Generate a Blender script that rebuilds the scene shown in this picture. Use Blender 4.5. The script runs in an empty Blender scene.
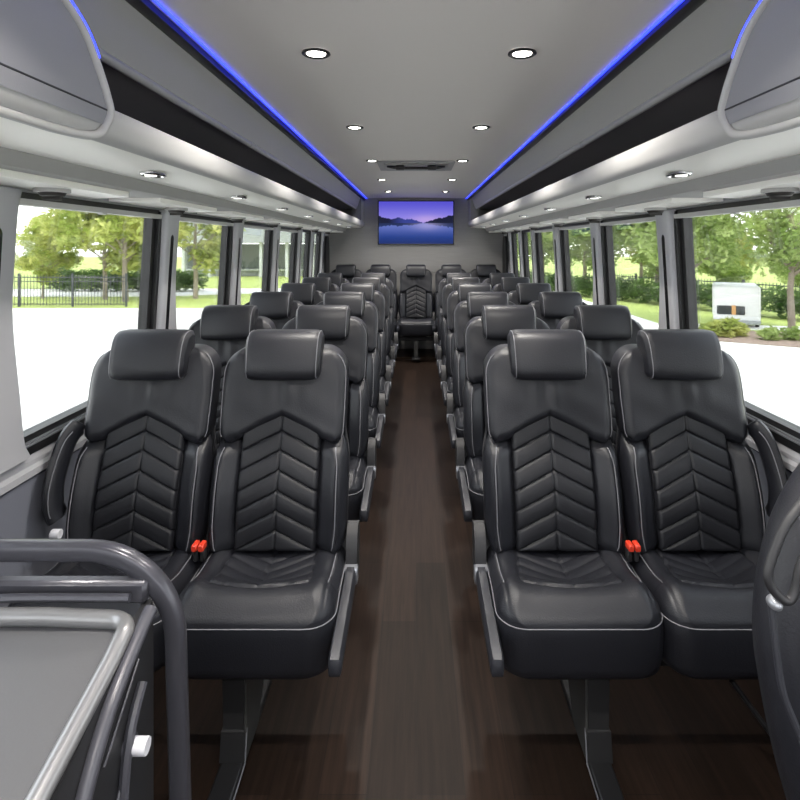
import bpy, math, random
from mathutils import Vector, Matrix
random.seed(7)
PI = math.pi
sc = bpy.context.scene
COL = sc.collection
CZ = 1.40                      # eye height above the coach floor

# ---------------------------------------------------------------- camera, sky, sun, exposure
cd = bpy.data.cameras.new('camera'); cam = bpy.data.objects.new('camera', cd); COL.objects.link(cam)
cam.location = (0, 0, CZ); cam.rotation_euler = (PI/2, 0, 0)
cd.sensor_width = 36; cd.lens = 36*565/800
cd.shift_x = -0.020; cd.shift_y = -0.194
cd.clip_start = 0.02; cd.clip_end = 400
sc.camera = cam
w = bpy.data.worlds.new('overcast_sky'); sc.world = w; w.use_nodes = True
nt = w.node_tree; bg = nt.nodes['Background']
tc = nt.nodes.new('ShaderNodeTexCoord'); sp = nt.nodes.new('ShaderNodeSeparateXYZ')
rp = nt.nodes.new('ShaderNodeValToRGB')
nt.links.new(tc.outputs['Generated'], sp.inputs[0]); nt.links.new(sp.outputs['Z'], rp.inputs[0])
rp.color_ramp.elements[0].position = 0.0; rp.color_ramp.elements[0].color = (1, 1, 1, 1)
rp.color_ramp.elements[1].position = 0.7; rp.color_ramp.elements[1].color = (0.80, 0.88, 1, 1)
nt.links.new(rp.outputs[0], bg.inputs[0]); bg.inputs[1].default_value = 4.5
sd = bpy.data.lights.new('sun', 'SUN'); sd.energy = 4.0; sd.angle = math.radians(12); sd.color = (1, .96, .86)
so = bpy.data.objects.new('sun', sd); COL.objects.link(so); so.rotation_euler = (math.radians(28), math.radians(6), 0)
vs = sc.view_settings
vs.view_transform = 'Standard'; vs.look = 'None'; vs.gamma = 1; vs.use_curve_mapping = False
vs.exposure = 0.0

# ---------------------------------------------------------------- materials
def mat(name, col, rough=.5, metal=0, spec=.5, bump=0, bscale=200, var=0, vscale=3, coat=0, emit=None, estr=0, stretch=None):
    m = bpy.data.materials.new(name); m.use_nodes = True; n = m.node_tree
    b = n.nodes['Principled BSDF']
    b.inputs['Base Color'].default_value = (*col, 1); b.inputs['Roughness'].default_value = rough
    b.inputs['Metallic'].default_value = metal; b.inputs['Specular IOR Level'].default_value = spec
    b.inputs['Coat Weight'].default_value = coat
    t = n.nodes.new('ShaderNodeTexCoord')
    src = t.outputs['Object']
    if stretch:
        mp = n.nodes.new('ShaderNodeMapping'); mp.inputs['Scale'].default_value = stretch
        n.links.new(src, mp.inputs[0]); src = mp.outputs[0]
    if emit:
        b.inputs['Emission Color'].default_value = (*emit, 1); b.inputs['Emission Strength'].default_value = estr
    if bump:
        no = n.nodes.new('ShaderNodeTexNoise'); no.inputs['Scale'].default_value = bscale; no.inputs['Detail'].default_value = 3
        bp = n.nodes.new('ShaderNodeBump'); bp.inputs['Strength'].default_value = bump; bp.inputs['Distance'].default_value = .002
        n.links.new(src, no.inputs[0]); n.links.new(no.outputs[0], bp.inputs['Height']); n.links.new(bp.outputs[0], b.inputs['Normal'])
    if var:
        no = n.nodes.new('ShaderNodeTexNoise'); no.inputs['Scale'].default_value = vscale; no.inputs['Detail'].default_value = 4
        mx = n.nodes.new('ShaderNodeMix'); mx.data_type = 'RGBA'
        mx.inputs[6].default_value = (*[c*(1-var) for c in col], 1); mx.inputs[7].default_value = (*[min(1, c*(1+var)) for c in col], 1)
        n.links.new(src, no.inputs[0]); n.links.new(no.outputs[0], mx.inputs[0]); n.links.new(mx.outputs[2], b.inputs['Base Color'])
    return m
M = {}
M['leather'] = mat('black_leather', (.0112, .0118, .0155), .43, spec=.40, bump=.25, bscale=260, var=.12, vscale=5)
M['leather_quilt'] = mat('quilted_leather', (.0100, .0104, .0132), .46, spec=.36, bump=.25, bscale=260)
M['stitch'] = mat('grey_stitching', (.15, .15, .165), .55)
M['shell'] = mat('seat_shell', (.018, .018, .02), .5)
M['arm'] = mat('armrest_plastic', (.022, .023, .029), .45)
M['silver'] = mat('satin_silver', (.34, .35, .38), .32, metal=.6)
M['red'] = mat('red_buckle', (.62, .045, .02), .4)
M['knobw'] = mat('pale_knob', (.62, .62, .66), .35)
M['legm'] = mat('leg_steel', (.024, .024, .025), .45, metal=.2)
M['legp'] = mat('leg_plate', (.06, .06, .058), .4, metal=.2)
M['black'] = mat('black_rubber', (.010, .010, .011), .45)
M['gloss_black'] = mat('gloss_black', (.006, .006, .007), .2)
M['ceil'] = mat('ceiling_vinyl', (.80, .76, .72), .6, bump=.15, bscale=400)
M['panel'] = mat('rack_panel', (.285, .28, .265), .5, bump=.1, bscale=300)
M['cover'] = mat('rack_cover', (.27, .27, .295), .5, bump=.1, bscale=300)
M['lip'] = mat('rack_lip', (.46, .455, .45), .6, coat=.12)
M['under'] = mat('rack_underside', (.88, .86, .81), .42)
M['duct'] = mat('duct_grey', (.36, .355, .35), .5)
M['darkin'] = mat('rack_interior', (.12, .113, .122), .6)
M['railg'] = mat('rack_rail', (.30, .30, .30), .3)
M['wallg'] = mat('wall_moulding', (.40, .40, .42), .5, bump=.1, bscale=250)
M['walll'] = mat('lower_wall_carpet', (.15, .157, .19), .8, bump=.3, bscale=500)
M['chrome'] = mat('chrome', (.75, .75, .75), .15, metal=1)
M['lamp'] = mat('lamp_glow', (1, 1, 1), .5, emit=(1, .97, .9), estr=14)
M['lamp2'] = mat('reading_glow', (.9, .9, .9), .3, emit=(1, .97, .9), estr=1.2)
M['led'] = mat('blue_led', (.01, .02, .3), .5, emit=(.024, .042, 1), estr=4.2)
M['backw'] = mat('rear_wall', (.30, .295, .285), .5, var=.10, vscale=6, stretch=(1, 1, 14))
M['louver'] = mat('dark_louver', (.03, .027, .025), .5)
M['vent'] = mat('vent_frame', (.38, .375, .365), .5)

def planks():
    m = bpy.data.materials.new('dark_plank_floor'); m.use_nodes = True; n = m.node_tree; L = n.links.new
    b = n.nodes['Principled BSDF']; t = n.nodes.new('ShaderNodeTexCoord')
    mp = n.nodes.new('ShaderNodeMapping'); mp.inputs['Rotation'].default_value = (0, 0, PI/2); L(t.outputs['Object'], mp.inputs[0])
    br = n.nodes.new('ShaderNodeTexBrick'); br.offset = .37; br.inputs['Scale'].default_value = 1
    br.inputs['Brick Width'].default_value = 1.05; br.inputs['Row Height'].default_value = .125
    br.inputs['Mortar Size'].default_value = .0012; br.inputs['Bias'].default_value = 0
    br.inputs['Color1'].default_value = (.0125, .0082, .0062, 1); br.inputs['Color2'].default_value = (.0235, .0150, .0115, 1)
    br.inputs['Mortar'].default_value = (.012, .009, .008, 1)
    L(mp.outputs[0], br.inputs[0])
    m2 = n.nodes.new('ShaderNodeMapping'); m2.inputs['Scale'].default_value = (38, 1.6, 1); L(t.outputs['Object'], m2.inputs[0])
    no = n.nodes.new('ShaderNodeTexNoise'); no.inputs['Scale'].default_value = 1.6; no.inputs['Detail'].default_value = 6; no.inputs['Roughness'].default_value = .65
    L(m2.outputs[0], no.inputs[0])
    r = n.nodes.new('ShaderNodeValToRGB'); r.color_ramp.elements[0].position = .3; r.color_ramp.elements[0].color = (.6, .6, .6, 1)
    r.color_ramp.elements[1].position = .75; r.color_ramp.elements[1].color = (1.45, 1.38, 1.3, 1); L(no.outputs[0], r.inputs[0])
    mx = n.nodes.new('ShaderNodeMix'); mx.data_type = 'RGBA'; mx.blend_type = 'MULTIPLY'; mx.inputs[0].default_value = 1
    L(br.outputs[0], mx.inputs[6]); L(r.outputs[0], mx.inputs[7]); L(mx.outputs[2], b.inputs['Base Color'])
    b.inputs['Roughness'].default_value = .40; b.inputs['Specular IOR Level'].default_value = .10
    bp = n.nodes.new('ShaderNodeBump'); bp.inputs['Strength'].default_value = .2; bp.inputs['Distance'].default_value = .001
    L(no.outputs[0], bp.inputs['Height']); L(bp.outputs[0], b.inputs['Normal'])
    return m
M['floor'] = planks()

def glassmat():
    m = bpy.data.materials.new('window_glass'); m.use_nodes = True; n = m.node_tree; n.nodes.clear(); L = n.links.new
    o = n.nodes.new('ShaderNodeOutputMaterial'); mx = n.nodes.new('ShaderNodeMixShader')
    tr = n.nodes.new('ShaderNodeBsdfTransparent'); gl = n.nodes.new('ShaderNodeBsdfGlossy'); gl.inputs['Roughness'].default_value = .02
    tr.inputs[0].default_value = (.97, .98, .97, 1)
    lw = n.nodes.new('ShaderNodeFresnel'); lw.inputs[0].default_value = 1.45
    mm = n.nodes.new('ShaderNodeMath'); mm.operation = 'MULTIPLY'; mm.inputs[1].default_value = .6
    L(lw.outputs[0], mm.inputs[0]); L(mm.outputs[0], mx.inputs[0])
    L(tr.outputs[0], mx.inputs[1]); L(gl.outputs[0], mx.inputs[2]); L(mx.outputs[0], o.inputs[0])
    return m
M['glass'] = glassmat()

def leafmat(name, c1, c2):
    m = bpy.data.materials.new(name); m.use_nodes = True; n = m.node_tree; n.nodes.clear(); L = n.links.new
    o = n.nodes.new('ShaderNodeOutputMaterial'); mx = n.nodes.new('ShaderNodeMixShader'); mx.inputs[0].default_value = .45
    d = n.nodes.new('ShaderNodeBsdfDiffuse'); t = n.nodes.new('ShaderNodeBsdfTranslucent')
    g = n.nodes.new('ShaderNodeNewGeometry'); tc = n.nodes.new('ShaderNodeTexCoord')
    no = n.nodes.new('ShaderNodeTexNoise'); no.inputs['Scale'].default_value = 1.3; no.inputs['Detail'].default_value = 6
    L(tc.outputs['Object'], no.inputs[0])
    rp = n.nodes.new('ShaderNodeValToRGB'); rp.color_ramp.elements[0].position = .32; rp.color_ramp.elements[1].position = .68
    rp.color_ramp.elements[0].color = (*c1, 1); rp.color_ramp.elements[1].color = (*c2, 1)
    L(no.outputs[0], rp.inputs[0]); L(rp.outputs[0], d.inputs[0]); L(rp.outputs[0], t.inputs[0])
    L(d.outputs[0], mx.inputs[1]); L(t.outputs[0], mx.inputs[2]); L(mx.outputs[0], o.inputs[0])
    return m
M['leaf_y'] = leafmat('yellow_green_leaves', (.24, .32, .05), (.72, .72, .28))
M['leaf_g'] = leafmat('green_leaves', (.18, .28, .06), (.55, .64, .26))
M['leaf_d'] = leafmat('dark_hedge_leaves', (.04, .085, .02), (.20, .30, .10))
M['bark'] = mat('bark', (.30, .25, .20), .9, var=.3, vscale=8)
M['grass'] = mat('lawn', (.42, .50, .14), .9, var=.25, vscale=.8)
M['lot'] = mat('pale_concrete', (.78, .76, .72), .8, var=.04, vscale=.6)
M['kerb'] = mat('kerb_concrete', (.85, .84, .80), .8)
M['mulch'] = mat('mulch', (.30, .22, .18), .95, var=.3, vscale=6)
M['paint'] = mat('road_paint', (.95, .95, .95), .6)
M['fence'] = mat('fence_metal', (.045, .05, .055), .5)
M['white'] = mat('white_bodywork', (.85, .85, .86), .35)
M['dglass'] = mat('dark_glass', (.05, .055, .06), .15)
M['orange'] = mat('orange_mark', (.75, .40, .15), .5)
M['bwall'] = mat('building_panel', (.40, .42, .43), .6)
M['bglass'] = mat('building_glass', (.16, .18, .18), .2)
M['bcol'] = mat('building_column', (.62, .64, .65), .6)

# ---------------------------------------------------------------- mesh helpers
class MB:
    def __init__(s): s.v = []; s.f = []
    def add(s, vs, fs):
        o = len(s.v); s.v += [tuple(v) for v in vs]; s.f += [tuple(i+o for i in f) for f in fs]; return s
    def box(s, x0, x1, y0, y1, z0, z1, b=0.0):
        x0, x1 = min(x0, x1), max(x0, x1)
        if b <= 0:
            vs = [(x, y, z) for x in (x0, x1) for y in (y0, y1) for z in (z0, z1)]
            return s.add(vs, [(0, 1, 3, 2), (4, 6, 7, 5), (0, 4, 5, 1), (2, 3, 7, 6), (0, 2, 6, 4), (1, 5, 7, 3)])
        # bevelled box: 24 vertices
        vs = []; idx = {}
        for i, x in enumerate((x0, x1)):
            for j, y in enumerate((y0, y1)):
                for k, z in enumerate((z0, z1)):
                    sx, sy, sz = (1, -1)[i]*b, (1, -1)[j]*b, (1, -1)[k]*b
                    idx[i, j, k, 0] = len(vs); vs.append((x, y+sy, z+sz))
                    idx[i, j, k, 1] = len(vs); vs.append((x+sx, y, z+sz))
                    idx[i, j, k, 2] = len(vs); vs.append((x+sx, y+sy, z))
        fs = []
        for i in (0, 1):
            q = [idx[i, 0, 0, 0], idx[i, 1, 0, 0], idx[i, 1, 1, 0], idx[i, 0, 1, 0]]; fs.append(q if i else q[::-1])
            q = [idx[0, i, 0, 1], idx[1, i, 0, 1], idx[1, i, 1, 1], idx[0, i, 1, 1]]; fs.append(q[::-1] if i else q)
            q = [idx[0, 0, i, 2], idx[1, 0, i, 2], idx[1, 1, i, 2], idx[0, 1, i, 2]]; fs.append(q if i else q[::-1])
            for j in (0, 1):
                fs.append([idx[i, j, 0, 0], idx[i, j, 1, 0], idx[i, j, 1, 1], idx[i, j, 0, 1]])
                fs.append([idx[i, 0, j, 0], idx[i, 1, j, 0], idx[i, 1, j, 2], idx[i, 0, j, 2]])
                fs.append([idx[0, i, j, 1], idx[1, i, j, 1], idx[1, i, j, 2], idx[0, i, j, 2]])
                for k in (0, 1): fs.append([idx[i, j, k, 0], idx[i, j, k, 1], idx[i, j, k, 2]])
        return s.add(vs, fs)
    def loft(s, rings, closed=True, cap=True):
        n = len(rings[0]); o = len(s.v)
        for r in rings: s.v += [tuple(p) for p in r]
        for i in range(len(rings)-1):
            for j in range(n if closed else n-1):
                a = o+i*n+j; b = o+i*n+(j+1) % n; s.f.append((a, b, b+n, a+n))
        if cap and closed:
            s.f.append(tuple(range(o+n-1, o-1, -1))); e = o+(len(rings)-1)*n; s.f.append(tuple(range(e, e+n)))
        return s
    def tube(s, pts, r, seg=8, closed=False, ry=None, up=None):
        P = [Vector(p) for p in pts]; n = len(P); rings = []; prev = None
        for i in range(n):
            if closed: t = P[(i+1) % n]-P[i-1]
            else: t = P[min(i+1, n-1)]-P[max(i-1, 0)]
            t.normalize()
            if prev is None:
                a = Vector(up) if up else (Vector((0, 0, 1)) if abs(t.z) < .9 else Vector((1, 0, 0)))
                u = (a-t*a.dot(t)).normalized()
            else: u = (prev-t*prev.dot(t)).normalized()
            prev = u; v = t.cross(u); q = ry or r
            rr = r[i] if isinstance(r, (list, tuple)) else r; qq = ry if ry else rr
            rings.append([P[i]+u*rr*math.cos(2*PI*k/seg)+v*qq*math.sin(2*PI*k/seg) for k in range(seg)])
        if closed: rings.append(rings[0]); return s.loft(rings, cap=False)
        return s.loft(rings)
    def cyl(s, c, r, h, axis='z', seg=20, r2=None):
        r2 = r if r2 is None else r2; c = Vector(c); A = {'x': (1, 2, 0), 'y': (2, 0, 1), 'z': (0, 1, 2)}[axis]
        rings = []
        for rr, hh in ((r*.93, 0), (r, h*.06), (r2, h*.94), (r2*.93, h)):
            ring = []
            for k in range(seg):
                p = [0, 0, 0]; p[A[0]] = rr*math.cos(2*PI*k/seg); p[A[1]] = rr*math.sin(2*PI*k/seg); p[A[2]] = hh
                ring.append(c+Vector(p))
            rings.append(ring)
        return s.loft(rings)
    def grid(s, fn, us, vs):
        o = len(s.v); n = len(us)
        for v in vs:
            for u in us: s.v.append(tuple(fn(u, v)))
        for j in range(len(vs)-1):
            for i in range(n-1):
                a = o+j*n+i; s.f.append((a, a+1, a+n+1, a+n))
        return s
    def mesh(s, name):
        me = bpy.data.meshes.new(name); me.from_pydata(s.v, [], s.f); me.validate(); me.update(); return me

def obj(name, mb, m, parent=None, smooth=True, ang=40, weld=False, label=None, fix=True):
    import bmesh
    me = mb.mesh(name)
    b = bmesh.new(); b.from_mesh(me)
    if weld: bmesh.ops.remove_doubles(b, verts=b.verts, dist=1e-5)
    if fix: bmesh.ops.recalc_face_normals(b, faces=b.faces)
    if smooth:
        a = math.radians(ang)
        for f in b.faces: f.smooth = True
        for e in b.edges:
            if len(e.link_faces) == 2 and e.calc_face_angle(0) > a: e.smooth = False
    b.to_mesh(me); b.free()
    me.materials.append(M[m] if isinstance(m, str) else m)
    o = bpy.data.objects.new(name, me); COL.objects.link(o)
    if parent: o.parent = parent
    if label: o['label'] = label
    return o
def tag(o, label, cat, group=None, kind=None):
    o['label'] = label; o['category'] = cat
    if group: o['group'] = group
    if kind: o['kind'] = kind
    return o
def thing(name, label, cat, loc=(0, 0, 0), group=None, kind=None):
    o = bpy.data.objects.new(name, None); COL.objects.link(o); o.location = loc; o.empty_display_size = .1
    return tag(o, label, cat, group, kind)
def struct(name, mb, m, label, cat, **k):
    return tag(obj(name, mb, m, **k), label, cat, kind='structure')
def dup(root, loc=None, label=None):
    r = root.copy(); COL.objects.link(r)
    if loc: r.location = loc
    if label: r['label'] = label
    for ch in list(root.children):
        c = ch.copy(); COL.objects.link(c); c.parent = r
        for g in list(ch.children):
            d = g.copy(); COL.objects.link(d); d.parent = c
    return r
def lin(a, b, n): return [a+(b-a)*i/(n-1) for i in range(n)]
def ease(n):     # -1..1 with extra points near the ends
    return [math.sin(PI/2*(-1+2*i/(n-1)))*.55+(-1+2*i/(n-1))*.45 for i in range(n)]
def smooth(a, b, x):
    t = max(0, min(1, (x-a)/(b-a))); return t*t*(3-2*t)
def spline(pts, n=8):
    P = [Vector(p) for p in pts]; out = []
    for i in range(len(P)-1):
        p0 = P[max(i-1, 0)]; p1 = P[i]; p2 = P[i+1]; p3 = P[min(i+2, len(P)-1)]
        for k in range(n):
            t = k/n
            out.append(.5*((2*p1)+(p2-p0)*t+(2*p0-5*p1+4*p2-p3)*t*t+(3*p1-p0-3*p2+p3)*t**3))
    out.append(P[-1]); return out

Y0, Y1 = -1.3, 7.42           # coach interior, front to rear wall
# ---------------------------------------------------------------- floor, ceiling, walls
struct('floor', MB().box(-1.2, 1.2, Y0, Y1, -.05, 0), 'floor', 'dark brown wood plank floor running down the coach', 'floor', smooth=False)
struct('floor', MB().box(-1.17, 1.17, 6.82, Y1, 0.001, .035), 'floor', 'low raised dark floor under the rear seat row', 'floor', smooth=False)
CE = .607
m = MB()
m.grid(lambda u, v: (u*.668, v, CZ+CE+.012*(1-u*u)), lin(-1, 1, 13), [Y0, Y1])
m.grid(lambda u, v: (u*1.25, v, CZ+CE+.06), lin(-1, 1, 3), [Y0, Y1])
struct('ceiling', m, 'ceil', 'smooth light grey coach ceiling panel', 'ceiling')
# rear wall with a shallow horizontal seam
m = MB()
m.box(-1.2, 1.2, Y1, Y1+.05, 0, CZ-.042); m.box(-1.2, 1.2, Y1, Y1+.05, CZ-.030, CZ+CE+.08); m.box(-1.2, 1.2, Y1+.003, Y1+.05, CZ-.06, CZ-.01)
m.box(-1.2, 1.2, Y1-.002, Y1, CZ-.16, CZ-.152); m.box(-1.2, 1.2, Y1-.006, Y1, CZ-.36, CZ-.356)
struct('wall_rear', m, 'backw', 'grey panelled rear wall behind the last seat row', 'wall', smooth=False)

m = MB().box(-1.2, 1.2, Y0-.05, Y0, 0, 1.05).box(-1.2, 1.2, Y0-.05, Y0, 1.95, 2.06).box(-1.2, -1.08, Y0-.05, Y0, .80, 1.95).box(1.08, 1.2, Y0-.05, Y0, .80, 1.95).box(-.03, .03, Y0-.05, Y0, .80, 1.95)
struct('wall_front', m, 'wallg', 'front wall of the coach around the windscreen', 'wall', smooth=False)
def wx(z):   # inner wall lateral position at height z above the eye
    return 1.172-.045*max(0, (z+.60))/.75 if z > -.6 else 1.172
WB, WT = -.60, .128
PILL = [-.50, .50, 1.505, 2.57, 3.55, 4.53, 5.44, 6.10, 6.76]
for s, side in ((-1, 'left'), (1, 'right')):
    m = MB()
    prof = [(1.175, -1.40), (1.175, -.70), (1.15, -.695), (1.15, -.675), (1.165, -.668), (1.165, -.655), (1.172, -.632), (1.215, -.628), (1.215, -1.40)]
    m.loft([[(s*x, y, CZ+z) for x, z in prof] for y in (Y0, Y1)])
    prof = [(1.128, .19), (1.120, .156), (1.128, .152), (1.20, .152), (1.20, .66), (1.18, .66), (1.15, .19)]
    m.loft([[(s*x, y, CZ+z) for x, z in prof] for y in (Y0, Y1)])
    m.box(s*1.150, s*1.20, 6.98, Y1, CZ-.64, CZ+.16)
    struct('wall_'+side, m, 'wallg', 'grey moulded %s side wall of the coach' % side, 'wall', smooth=False)
    m = MB().box(s*1.160, s*1.176, Y0, Y1, .012, CZ-.705)
    struct('trim_1' if s < 0 else 'trim_2', m, 'walll', 'blue-grey carpeted lower panel on the %s wall' % side, 'wall panel', smooth=False)
    # pillars
    pill = [p_-(.035 if s > 0 else 0) for p_ in PILL]
    for i, yc in enumerate(pill):
        hw = .066 if i < 6 else .045
        m = MB(); rings = []
        for z in lin(-.63, .155, 22):
            fl = .09*math.exp(-((z+.63)/.05)) + .03*math.exp(-((.155-z)/.03))
            a = hw+fl*.5; x = wx(z)-.030
            af = a+.07*smooth(-.12, -.58, z)
            rings.append([(s*(x+.055), yc-a, CZ+z), (s*(x+.012), yc-a, CZ+z), (s*(x+.003), yc-a+.006, CZ+z), (s*x, yc-a+.016, CZ+z),
                          (s*x, yc+af-.016, CZ+z), (s*(x+.003), yc+af-.006, CZ+z), (s*(x+.012), yc+af, CZ+z), (s*(x+.055), yc+af, CZ+z)])
        m.loft(rings)
        p = struct('trim_%d' % (3+i*2+(s > 0)), m, 'wallg', 'grey window pillar cover on the %s side%s' % (side, ', with a long dark slot'), 'window pillar')
        p['group'] = 'window pillar covers on the %s side' % side
        # dark recessed slot
        zs = lin(-.50, .03, 12)
        m = MB(); pts = []
        rw = .013
        for z in zs: pts.append((z, rw))
        rings = []
        for z, r in [(-.515, .002), (-.51, .008)]+pts+[(.04, .008), (.045, .002)]:
            x = wx(z)-.0325
            rings.append([(s*(x+.012), yc-.012-r, CZ+z), (s*x, yc-.012-r, CZ+z), (s*x, yc-.012+r, CZ+z), (s*(x+.012), yc-.012+r, CZ+z)])
        m.loft(rings); obj('slot', m, 'gloss_black', p)
    # windows: black sash, bottom track, glass, blind cassette
    for i in range(len(pill)):
        y0 = pill[i]+(.066 if i < 6 else .045)-.01
        y1 = (pill[i+1]-(.066 if i+1 < 6 else .045) if i+1 < len(pill) else 6.98)+.01
        wdw = thing('window_%d' % (1+i*2+(s > 0)), '%s side coach window with black sash' % side, 'window', (0, 0, 0), kind='structure')
        wdw['group'] = 'windows along the %s side' % side
        m = MB(); a = .066 if y1-y0 > .6 else .05
        def lean(yA, yB, zA, zB, xi, xo):
            m.loft([[(s*(wx(z)+xi), yA, CZ+z), (s*(wx(z)+xo), yA, CZ+z), (s*(wx(z)+xo), yB, CZ+z), (s*(wx(z)+xi), yB, CZ+z)] for z in (zA, zB)])
        lean(y0, y0+.03, -.63, .146, -.002, .05); lean(y1-a, y1-a*.55, -.63, .146, .012, .05); lean(y1-a*.5, y1, -.63, .146, -.004, .05)
        lean(y0, y1, -.635, -.607, -.006, .05); lean(y0, y1, -.600, -.578, .006, .05); lean(y0, y1, .128, .153, .004, .05)
        obj('sash', m, 'black', wdw, smooth=False)
        m = MB(); lean(y0+.02, y1-.02, -.608, -.603, -.010, .03); lean(y0+.02, y1-.02, -.601, -.597, -.004, .03); obj('track', m, 'silver', wdw, smooth=False)
        m = MB(); lean(y0+.02, y1-a*.7, -.59, .142, .028, .033); obj('pane', m, 'glass', wdw, smooth=False)
        if i < 6:
            m = MB(); lean(y0, y1-.03, .114, .132, -.012, .02); lean(y0+(y1-y0)*.5-.015, y0+(y1-y0)*.5+.015, .109, .114, -.008, .01)
            obj('blind_cassette', m, 'lip', wdw, smooth=False)
    # dark oval panel near the rear wall
    ring = [(s*(wx(-.1)-.006), 7.16+.13*math.copysign(abs(math.cos(t))**.5, math.cos(t)), CZ-.22+.33*math.copysign(abs(math.sin(t))**.6, math.sin(t))) for t in lin(0, 2*PI, 41)[:-1]]
    m = MB().loft([[(p[0]-s*.02, p[1], p[2]) for p in ring], [(p[0]+s*.03, p[1], p[2]) for p in ring]])
    struct('trim_%d' % (40+(s > 0)), m, 'black', 'dark rounded rear corner panel on the %s wall' % side, 'trim')

# ---------------------------------------------------------------- overhead luggage racks
def sweep(mb, prof, y0, y1, s, n=2, closed=True):
    mb.loft([[(s*x, y, CZ+z) for x, z in prof] for y in lin(y0, y1, n)], closed=closed, cap=closed); return mb
YR = Y1-.005
NTH = ['nearest to the viewer', 'second from the front', 'third from the front', 'fourth, halfway down', 'fifth from the front', 'sixth, near the back', 'last before the rear wall', 'beyond']
for s, side in ((-1, 'left'), (1, 'right')):
    r = thing('luggage_rack', 'long grey overhead luggage rack along the %s side of the ceiling' % side, 'luggage rack', (0, 0, CZ), group=None)
    def part(name, mb, mt, **k):
        o = obj(name, mb, mt, r, **k)
        o.matrix_parent_inverse = Matrix.Translation((0, 0, -CZ)); return o
    part('channel', sweep(MB(), [(.662, .612), (.662, .588), (.675, .583), (.700, .588), (.712, .600), (.712, .64), (.662, .64)], Y0, YR, s), 'black')
    part('upper_panel', sweep(MB(), [(.700, .588), (.716, .545), (.730, .50), (.745, .462), (.775, .462), (.775, .60)], Y0, YR, s), 'panel')
    m = MB().tube([(s*.750, Y0, CZ+.452), (s*.750, 7.0, CZ+.452)], .0125, 12)
    for y in (2.55, 4.6): m.tube([(s*.750, y-.012, CZ+.452), (s*.750, y+.012, CZ+.452)], .0145, 12)
    part('rail', m, 'railg')
    part('interior', sweep(MB(), [(.775, .462), (.775, .50), (1.16, .50), (1.16, .265), (.72, .265), (.70, .290), (.72, .30), (1.08, .30), (1.10, .32), (1.10, .44), (1.08, .462)], Y0, YR, s), 'darkin')
    lip = [(.715, .305), (.703, .312), (.692, .309), (.686, .298), (.684, .28), (.688, .255), (.697, .240), (.712, .230), (.735, .225), (.76, .25)]
    part('shelf_lip', sweep(MB(), lip, Y0, YR, s), 'lip')
    part('underside', sweep(MB(), [(.712, .230), (.735, .224), (.80, .219), (.915, .214), (.915, .25), (.735, .25)], Y0, YR, s), 'under')
    # air duct box under the shelf with scalloped bays
    m = MB(); sweep(m, [(.905, .216), (.925, .180), (.945, .176), (1.135, .170), (1.16, .19), (1.16, .25), (.905, .25)], Y0, YR, s)
    part('air_duct', m, 'duct', ang=25)
    m = MB()
    for k in range(10):
        yc = -.08+.83*k
        m.loft([[(s*(.955), yc-.30, CZ+z), (s*(1.115), yc-.36, CZ+z), (s*(1.115), yc+.36, CZ+z), (s*(.955), yc+.30, CZ+z)] for z in (.178, .158)])
    part('duct_panel', m, 'under', smooth=False)
    # closing panel at the rear end of the opening
    pts = [(.700, .588), (.745, .462), (.752, .44), (.690, .30), (.70, .29), (.80, .29), (.80, .588)]
    part('end_cap', sweep(MB(), [(.690, .59), (.690, .30), (.70, .29), (.80, .29), (.80, .59)], 7.12, YR, s), 'panel')
    # closed cover at the near end, its far edge sweeping up and forward
    edge = spline([(.688, 1.285, .262), (.6845, 1.295, .29), (.685, 1.285, .32), (.688, 1.255, .374), (.692, 1.20, .445), (.695, 1.11, .495), (.699, .95, .56), (.701, .86, .588)], 6)
    m = MB(); o = len(edge)
    edge = [Vector((e[0], e[1]*.965, e[2])) for e in edge]
    for e in edge:
        for off in (0, .022): m.v += [(s*(e[0]-.006+off), e[1], CZ+e[2]), (s*(e[0]-.006+off), Y0, CZ+e[2])]
    for i in range(o-1):
        a = i*4; b = a+4
        m.f += [(a, a+1, b+1, b), (a+2, b+2, b+3, a+3), (a, b, b+2, a+2)]
    part('cover_panel', m, 'cover')
    q = spline([(.688, 1.240, .262), (.692, 1.222, .240), (.701, 1.18, .230), (.712, 1.09, .227)], 5)
    full = [(s*.711, Y0, CZ+.228), (s*.711, .6, CZ+.228)]+[(s*(e[0]-.006), e[1], CZ+e[2]) for e in q[::-1]]+[(s*(e[0]-.008), e[1], CZ+e[2]) for e in edge[3:]]
    m = MB().tube(full, .0095, 10)
    gl = obj('light_strip', MB().tube([(s*(e[0]-.0165), e[1]+.0045, CZ+e[2]) for e in edge[20:]], .0028, 6), 'led')
    tag(gl, 'short curved blue light strip along the edge of the %s rack cover' % side, 'light strip')
    part('cover_rim', m, 'lip')
    part('cover_seam', MB().tube([(s*.6795, 1.27, CZ+.296), (s*.6795, Y0, CZ+.296)], .0028, 6), 'arm')
    # blue light strip
    xl = .641 if s < 0 else .652
    m = MB().box(s*xl, s*(xl+.006), Y0, YR-.01, CZ+.600, CZ+.6055)
    o = obj('light_strip', m, 'led', smooth=False)
    tag(o, 'thin blue glowing light strip along the %s edge of the ceiling' % side, 'light strip')
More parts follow.
